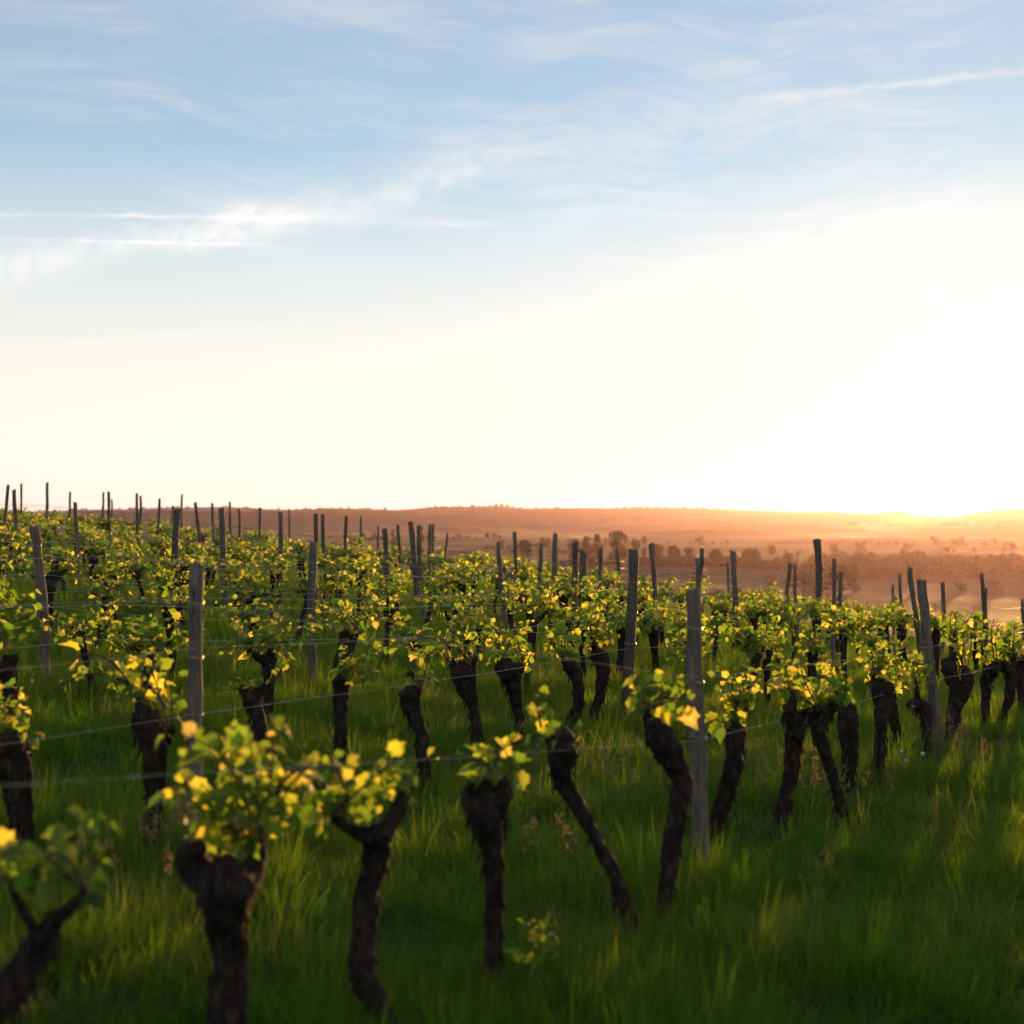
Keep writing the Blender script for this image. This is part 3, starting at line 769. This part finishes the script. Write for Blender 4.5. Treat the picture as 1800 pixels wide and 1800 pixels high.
NV('wedge-shaped two-armed vine, second row centre', [(842, 1315, 26), (832, 1245, 26), (818, 1200, 46), (812, 1180, 50)], [[(808, 1190, 28), (794, 1168, 20)], [(822, 1190, 28), (834, 1160, 22)]], [(740, 1095, 850, 1165, 7)], 66, 36, None)
NV('flat-headed vine under dense leaves, second row centre', [(914, 1290, 22), (908, 1235, 24), (898, 1195, 42), (895, 1178, 56)], [[(885, 1185, 28), (874, 1172, 18)], [(905, 1185, 28), (918, 1170, 18)]], [(850, 1085, 945, 1165, 8)], 80, 37, None)
NV('curved vine bending right, two vines left of the broad flat-topped post', [(1003, 1275, 26), (1018, 1235, 24), (1014, 1195, 28), (1004, 1172, 38)], [[(1000, 1175, 22), (990, 1160, 14)]], [(952, 1090, 1032, 1160, 7)], 70, 38, None)
NV('dark vine just left of the broad flat-topped post', [(1043, 1260, 24), (1056, 1215, 24), (1060, 1175, 30), (1052, 1150, 42)], [[(1050, 1155, 22), (1045, 1135, 14)]], [(1015, 1065, 1100, 1140, 7)], 70, 39, None)

# vines of the other rows: a set of kinds, each copied with its parts
def vine_kind(seed):
    r = random.Random(seed); mt, mc, mf = MB(), MB(), MB()
    h = r.uniform(.52, .64); lx, ly = r.uniform(-.2, .2), r.uniform(-.07, .07); w = r.uniform(.026, .038)
    pts = [(0, 0, -.12, w * 1.4), (r.uniform(-.04, .04), 0, .08, w * 1.1), (lx * .45 + r.uniform(-.06, .06), ly * .5, h * .5, w), (lx, ly, h * .86, w * 1.35), (lx * 1.05, ly, h, w * 1.6)]
    s = spline(pts, 18); mt.add(*tube([q[:3] for q in s], [q[3] for q in s], 11, r, .13, .1))
    tops = []
    for sd in ((-1, 1) if r.random() < .75 else (r.choice((-1, 1)),)):
        L = r.uniform(.08, .26); e = (lx + sd * L, ly + r.uniform(-.05, .05), h + r.uniform(.02, .12)); tops.append(e)
        s = spline([(lx, ly, h * .9, w * 1.1), (lx + sd * L * .5, ly, h + r.uniform(-.02, .05), w * .8), e + (w * .5,)], 8)
        mt.add(*tube([q[:3] for q in s], [q[3] for q in s], 8, r, .15, .1))
    for _ in range(4):
        d = Vector((r.uniform(-1, 1), r.uniform(-1, 1), r.uniform(0, 1))).normalized(); p = Vector((lx, ly, h)); rr = w * r.uniform(.5, .8)
        mt.add(*tube([p, p + d * w * 1.2, p + d * w * 2], [rr, rr * 1.1, rr * .6], 7, r, .15))
    nc = r.randint(8, 11); starts, tips = [], []
    for i in range(nc):
        starts.append(r.choice(tops)); a = -0.49 + 0.98 * (i + r.random()) / nc
        tips.append((lx * .5 + a, ly + r.gauss(0, .11), h + r.uniform(.02, .27)))
    for c in canes_to(r, starts, tips, .06):
        mc.add(*tube(c, [.0045 - .0025 * i / 9 for i in range(9)], 4))
        for p, sz in leaf_spots(r, c, r.randint(18, 24), .047, .08, .034):
            M = leaf_matrix(r, p, sz); g, f = r.choice(LEAFGEO)
            mf.add([M @ q for q in g], f)
    return mt.mesh('trunk', BARK), mc.mesh('cane', CANE), mf.mesh('foliage', LEAF)
KINDS = [vine_kind(900 + i) for i in range(22)]
rot0 = math.atan2(RD.y, RD.x)
cand = []
for k in range(-1, 27):
    s = -32.0 + rng.random()
    while s < 45:
        s += 0.98 + rng.gauss(0, .10)
        p = row_point(k, s) + RN * rng.gauss(0, .07)
        x, y = p.x, p.y
        if y < 2.0 or y + 0.7 * x > edge(x, y) or y > 50: continue
        px, py = proj((x, y, gz(x, y) + .5)); 
        if k == 0 and px < 1850: continue
        if k == 1 and px < 1140: continue
        if k < 0 and not (1.0 < s < 22): continue
        if k < 0 or (k == 0 and px >= 1850):
            if s > 22: continue
            if k < -1 and rng.random() < .1: continue
        elif px < -60 or px > 1880: continue
        # keep clear of posts
        if any(abs(q[0] - s) < 0.13 for q in rowposts.get(k, [])): s += 0.15; p = row_point(k, s); x, y = p.x, p.y
        cand.append((k, s, x, y, px))
rows_seen = sorted({c[0] for c in cand})
cnt = {}
for (k, s, x, y, px) in sorted(cand, key=lambda c: (c[0], c[4])):
    mt, mc, mf = rng.choice(KINDS); sc_ = rng.uniform(.90, 1.1)
    root = empty('grape_vine', (x, y, gz(x, y)), rot0 + (math.pi if rng.random() < .5 else 0) + rng.gauss(0, .12))
    root.scale = (sc_ * rng.uniform(.95, 1.08), sc_, sc_ * rng.uniform(.93, 1.07))
    seen = -10 < px < 1810
    if not seen:
        if k <= 0: lab, g = 'grapevine of the rows just beyond the right edge', 'grapevines beyond the right edge'
        else: lab, g = 'grapevine just beyond the edge of the view', 'grapevines beyond the view edge'
    else:
        j = cnt.get(k, 0); cnt[k] = j + 1
        side = 'at the left edge' if px < 60 else 'at the right edge' if px > 1740 else ''
        lab = f'leafy old grapevine, {ORD[j]} from the left in the {ORD[k]} row up the slope'
        g = f'grapevines of the {ORD[k]} row'
    tagged(root, lab, 'grapevine', g)
    obj('trunk', mt, root); obj('cane', mc, root)
    fo = obj('foliage', mf, root); fo["kind"] = 'stuff'
print('vines', len(cand), cnt)

# ------------------------------------------------------------------ trellis wires along the rows
LEVEL = [('lower', .63), ('middle', .87), ('upper', 1.1)]
NEARUP = {0: .33, 1: .52}                                       # the wire climbs to the next post, just outside the view
def wire_row(k):
    ps = sorted(rowposts.get(k, []))
    st = [q[0] for q in ps]
    lo, hi = -9.0, 45.0
    pts = []
    # extra anchors where the photo hides the posts
    ss = list(st)
    if not ss: ss = [2.0]
    while ss[0] > lo: ss.insert(0, ss[0] - 4.6)
    while ss[-1] < hi: ss.append(ss[-1] + 4.6)
    filled = [ss[0]]
    for a in ss[1:]:
        while a - filled[-1] > 7.5: filled.append(filled[-1] + 4.7)
        filled.append(a)
    for li, (lname, hh) in enumerate(LEVEL):
        if (k >= 12 and li == 0) or (k == 0 and li == 2): continue
        r = random.Random(k * 10 + li); P = []
        anchors = []
        for s in filled:
            m = next((q for q in ps if abs(q[0] - s) < 1e-6), None)
            if m: x, y = m[1] + m[5] * hh / max(m[4], .1), m[2] - m[6] * .9; z = m[3] + hh + r.uniform(-.05, .05)
            else: q = row_point(k, s); x, y = q.x, q.y; z = gz(x, y) + hh + r.uniform(-.05, .05) + (NEARUP[li] if k == 0 and s < 0 else 0)
            if 1.5 < y and y + .7 * x < EDGE + 1.5: anchors.append(Vector((x, y, z)))
        if len(anchors) < 2: continue
        for a, b in zip(anchors, anchors[1:]):
            sag = r.uniform(.02, .07) if k else .012
            for j in range(12):
                t = j / 12; q = a.lerp(b, t); q.z -= sag * 4 * t * (1 - t) - r.uniform(-.004, .004); P.append(q)
        P.append(anchors[-1])
        O = P[0].copy(); mb = MB(); mb.add(*tube([q - O for q in P], [.0010 if k == 0 else .0012 if k == 1 else .0021] * len(P), 5))
        o = obj('trellis_wire', mb.mesh('trellis_wire', WIRE), None, O)
        rw = 'front' if k == 0 else ORD[k]
        tagged(o, f'{lname} rusty trellis wire strung along the {rw} row of vines', 'wire', 'trellis wires along the rows')
        td = MB()
        nt = 0
        for q in P:                                           # dry tendrils left on the wire
            if r.random() < .16 and li == 2:
                nt += 1; p = q - O
                for _ in range(3):
                    e = Vector((r.uniform(-.04, .04), r.uniform(-.04, .04), r.uniform(-.05, .03)))
                    td.add(*tube(spline([p, p + e * .5 + Vector((0, 0, .015)), p + e], 5), [.0022] * 5, 4))
        if nt:
            tt = obj('dry_tendrils', td.mesh('dry_tendrils', BARK), o); tt["kind"] = 'stuff'
for k in rows_seen:
    if 0 <= k <= 18: wire_row(k)

# ------------------------------------------------------------------ grass
src = bpy.data.collections.new('tuft_sources')               # not linked to the scene: only instanced
def tuft(seed, n, rad, hmin, hmax, wid, spread, mat=None):
    r = random.Random(seed); v, f = [], []
    for _ in range(n):
        a = r.uniform(0, 6.283); q = rad * math.sqrt(r.random()); b = Vector((q * math.cos(a), q * math.sin(a), -.02))
        a2 = a + r.gauss(0, .9); d = Vector((math.cos(a2), math.sin(a2), 0)); L = r.uniform(hmin, hmax); bend = r.uniform(.1, 1) * spread
        side = Vector((-d.y, d.x, 0)); fa = r.uniform(-.9, .9); side = side * math.cos(fa) + d * math.sin(fa); w = wid * r.uniform(.6, 1.2)
        i0 = len(v); S = 4
        for j in range(S):
            t = j / S; p = b + d * (bend * L * t * t) + Vector((0, 0, L * (t - .35 * bend * t * t))); ww = w * (1 - .75 * t)
            v += [p - side * ww * .5, p + side * ww * .5]
        v.append(b + d * bend * L + Vector((0, 0, L * (1 - .35 * bend))))
        for j in range(S - 1): f.append((i0 + 2 * j, i0 + 2 * j + 1, i0 + 2 * j + 3, i0 + 2 * j + 2))
        f.append((i0 + 2 * S - 2, i0 + 2 * S - 1, i0 + 2 * S))
    mb = MB(); mb.v, mb.f = v, f
    o = bpy.data.objects.new('tuft_%02d' % (seed), mb.mesh('tuft', mat or GRASS)); src.objects.link(o)
for i in range(7): tuft(40 + i, 88, .13, .10, .26, .0038, .8)
tuft(60, 34, .15, .16, .34, .0034, .9, SEEDM)                # dry straws
tuft(61, 30, .12, .06, .15, .013, 1.0)                       # broad weeds
tuft(62, 60, .10, .16, .36, .0056, .85)                      # coarse tussock
def scatter():
    P, RT, SC, IX = [], [], [], []
    def put(x, y, hs, ws):
        t = vnoise(x * 1.3, y * 1.3, 1.4); u = vnoise(x + 7, y - 3, 3.1)
        kf = row_of(x, y); under = abs(kf - round(kf)) * ROWGAP
        hsc = hs * (0.74 + 0.36 * t + .22 * u) * (1.12 if under < .35 else 1.0) * rng.uniform(.75, 1.2)
        P.append((x, y, gz(x, y))); RT.append((rng.gauss(0, .12), rng.gauss(0, .12), rng.uniform(0, 6.283)))
        SC.append((ws, ws, max(.35, hsc))); IX.append(rng.choices(range(10), (1,) * 7 + (.35, .8, 1.4))[0])
    zones = [(1.6, 7.0, 95, 1.0, .95), (7.0, 14.0, 48, 1.0, 1.15), (14.0, 26.0, 18, 1.0, 1.6), (26.0, 58.0, 7, 1.05, 2.4)]
    for (a, b, dens, hs, ws) in zones:
        area = .5 * (b * b - a * a) * 2 * .42; n = int(area * dens)
        for _ in range(n):
            y = math.sqrt(rng.uniform(a * a, b * b)); x = rng.uniform(-.42, .42) * y
            if y + .7 * x > EDGE + 26: continue
            put(x, y, hs, ws)
    return P, RT, SC, IX
P, RT, SC, IX = scatter()
gm = bpy.data.meshes.new('grass'); gm.from_pydata(P, [], [])
for nm, typ, dat, key in (('rot', 'FLOAT_VECTOR', RT, 'vector'), ('scl', 'FLOAT_VECTOR', SC, 'vector'), ('idx', 'INT', IX, 'value')):
    at_ = gm.attributes.new(nm, typ, 'POINT'); at_.data.foreach_set(key, np.array(dat, dtype=np.float32 if typ != 'INT' else np.int32).ravel())
gm.materials.append(GRASS)
go = obj('grass', gm); tagged(go, 'long green grass between the vine rows', kind='stuff')
gt = bpy.data.node_groups.new('grass_scatter', 'GeometryNodeTree')
gt.interface.new_socket('Geometry', in_out='INPUT', socket_type='NodeSocketGeometry')
gt.interface.new_socket('Geometry', in_out='OUTPUT', socket_type='NodeSocketGeometry')
G = NT(gt)
gi, gout = G.new('NodeGroupInput'), G.new('NodeGroupOutput')
ci = G.new('GeometryNodeCollectionInfo'); ci.inputs['Collection'].default_value = src
ci.inputs['Separate Children'].default_value = True; ci.inputs['Reset Children'].default_value = True
def attr(nm, typ):
    n = G.new('GeometryNodeInputNamedAttribute', data_type=typ); n.inputs[0].default_value = nm
    return next(o for o in n.outputs if o.enabled and o.name == 'Attribute')
e2r = G.new('FunctionNodeEulerToRotation'); G.link(attr('rot', 'FLOAT_VECTOR'), e2r.inputs[0])
iop = G.new('GeometryNodeInstanceOnPoints'); iop.inputs['Pick Instance'].default_value = True
m2p = G.new('GeometryNodeMeshToPoints'); G.link(gi.outputs[0], m2p.inputs[0])
G.link(m2p.outputs[0], iop.inputs['Points']); G.link(ci.outputs[0], iop.inputs['Instance'])
G.link(attr('idx', 'INT'), iop.inputs['Instance Index']); G.link(e2r.outputs[0], iop.inputs['Rotation']); G.link(attr('scl', 'FLOAT_VECTOR'), iop.inputs['Scale'])
G.link(iop.outputs[0], gout.inputs[0])
md = go.modifiers.new('scatter', 'NODES'); md.node_group = gt
print('tufts', len(P))

# ------------------------------------------------------------------ small plants
def seed_grass(px, py, n, h, label, seed):
    r = random.Random(seed); X, Y = ray_ground(px, py); z = gz(X, Y)
    root = empty('seeding_grass', (X, Y, z)); tagged(root, label, 'grass clump', 'seeding grass clumps')
    st, sd = MB(), MB()
    for _ in range(int(n * 1.6)):
        b = Vector((r.gauss(0, .12), r.gauss(0, .09), 0)); H = h * r.uniform(1.0, 1.5); l = Vector((r.gauss(0, .07), r.gauss(0, .05), 0))
        c = spline([b, b + l * .3 + Vector((0, 0, H * .5)), b + l + Vector((0, 0, H))], 8); st.add(*tube(c, [.0016] * 8, 4))
        for j in range(22):
            t = r.uniform(.72, 1); q = Vector(c[int(t * 7)]) + Vector((r.gauss(0, .009), r.gauss(0, .009), r.uniform(-.02, .02)))
            d = Vector((r.gauss(0, .4), r.gauss(0, .4), 1)).normalized() * .009; s = d.orthogonal().normalized() * .0036
            sd.add([q - d, q + s, q + d, q - s], [(0, 1, 2, 3)])
    obj('stem', st.mesh('stem', STEMM), root); o = obj('seed_heads', sd.mesh('seed_heads', SEEDM, False), root); o["kind"] = 'stuff'
seed_grass(965, 1430, 4, .42, 'tall seeding grass stems between the slanting vine and the club-headed vine', 1)
seed_grass(1090, 1420, 14, .34, 'pale brown seeding grass right of the slanting vine', 2)
seed_grass(965, 1580, 3, .36, 'three seeding grass stalks behind the small yellow-tipped seedling', 3)
seed_grass(1005, 1560, 2, .33, 'pair of short seeding stalks left of the foot of the slanting vine', 4)
seed_grass(1672, 1345, 12, .36, 'golden seeding grass at the foot of the leaning front post', 5)
seed_grass(1700, 1360, 10, .30, 'low golden seeding grass right of the leaning front post', 6)
seed_grass(300, 1530, 7, .33, 'dry seeding stalks left of the nearest whole vine', 7)
seed_grass(250, 1620, 4, .30, 'few dry stalks low in the left foreground grass', 8)
seed_grass(1330, 1400, 10, .30, 'pale seeding grass behind the stout vine by the tall front post', 9)
seed_grass(1460, 1420, 12, .28, 'golden seeding grass between the legs of the paired arching vines', 10)

def dandelion(px, py, h, label, seed):
    r = random.Random(seed); X, Y = ray_ground(px, py + 40); z = gz(X, Y); top = at(px, py, Y)
    root = empty('dandelion', (X, Y, z)); tagged(root, label, 'dandelion', 'dandelion clocks by the leaning post')
    c = Vector((top.x - X, 0, top.z - z)); mb = MB(); mb.add(*tube(spline([(0, 0, 0), c * .5 + Vector((.01, 0, 0)), c], 6), [.002] * 6, 5)); obj('stem', mb.mesh('stem', STEMM), root)
    f = MB()
    for _ in range(110):
        d = Vector((r.gauss(0, 1), r.gauss(0, 1), r.gauss(0, 1))).normalized(); s = d.orthogonal().normalized(); q = c + d * .013; u = d.cross(s)
        f.add([c, q + s * .0008, q - s * .0008], [(0, 1, 2)]); f.add([q + s * .004, q + u * .004, q - s * .004, q - u * .004], [(0, 1, 2, 3)])
    obj('seed_head', f.mesh('seed_head', FLUFF, False), root)
dandelion(1585, 1322, .2, 'white dandelion clock, topmost and leftmost of the three', 1)
dandelion(1593, 1337, .2, 'white dandelion clock just below the topmost one', 2)
dandelion(1622, 1325, .2, 'white dandelion clock nearest the leaning front post', 3)

def seedling():
    r = random.Random(77); X, Y = ray_ground(950, 1715); z = gz(X, Y); O = Vector((X, Y, z))
    root = empty('vine_seedling', O); tagged(root, 'small yellow-tipped vine seedling standing alone in the foreground grass', 'seedling')
    def L(px, py): return at(px, py, Y) - O
    for pl, nl, sz in (([(950, 1730), (947, 1680), (952, 1630), (962, 1588)], 9, .035), ([(952, 1640), (935, 1632), (920, 1622)], 5, .03), ([(952, 1640), (968, 1634), (980, 1628)], 5, .03),
                       ([(950, 1690), (925, 1675), (908, 1668)], 4, .05), ([(950, 1690), (968, 1672), (976, 1662)], 4, .05)):
        c = spline([list(L(*q)) for q in pl], 8); m = MB(); m.add(*tube(c, [.003] * 8, 5)); s = obj('stem', m.mesh('stem', STEMM), root)
        for p, q in leaf_spots(r, c, nl, sz, .3, .008):
            lo = obj('leaf', r.choice(LEAFME), s); lo.matrix_basis = leaf_matrix(r, p, q)
seedling()

# ------------------------------------------------------------------ haze
def haze():
    v = [(x, y, z) for x in (-7000, 7000) for y in (-900, 6300) for z in (-14.5, 78)]
    f = [(0, 1, 3, 2), (4, 6, 7, 5), (0, 4, 5, 1), (2, 3, 7, 6), (0, 2, 6, 4), (1, 5, 7, 3)]
    me = bpy.data.meshes.new('haze'); me.from_pydata(v, [], f)
    m = bpy.data.materials.new('haze_air'); m.use_nodes = True; t = NT(m.node_tree); t.n.clear()
    pv = t.new('ShaderNodeVolumePrincipled'); pv.inputs['Color'].default_value = (.96, .64, .74, 1); pv.inputs['Density'].default_value = 0.000049
    pv.inputs['Anisotropy'].default_value = 0.78
    o = t.new('ShaderNodeOutputMaterial'); t.link(pv.outputs[0], o.inputs['Volume'])
    me.materials.append(m)
    tagged(obj('haze', me), 'thin evening haze over the valley', kind='stuff')
haze()
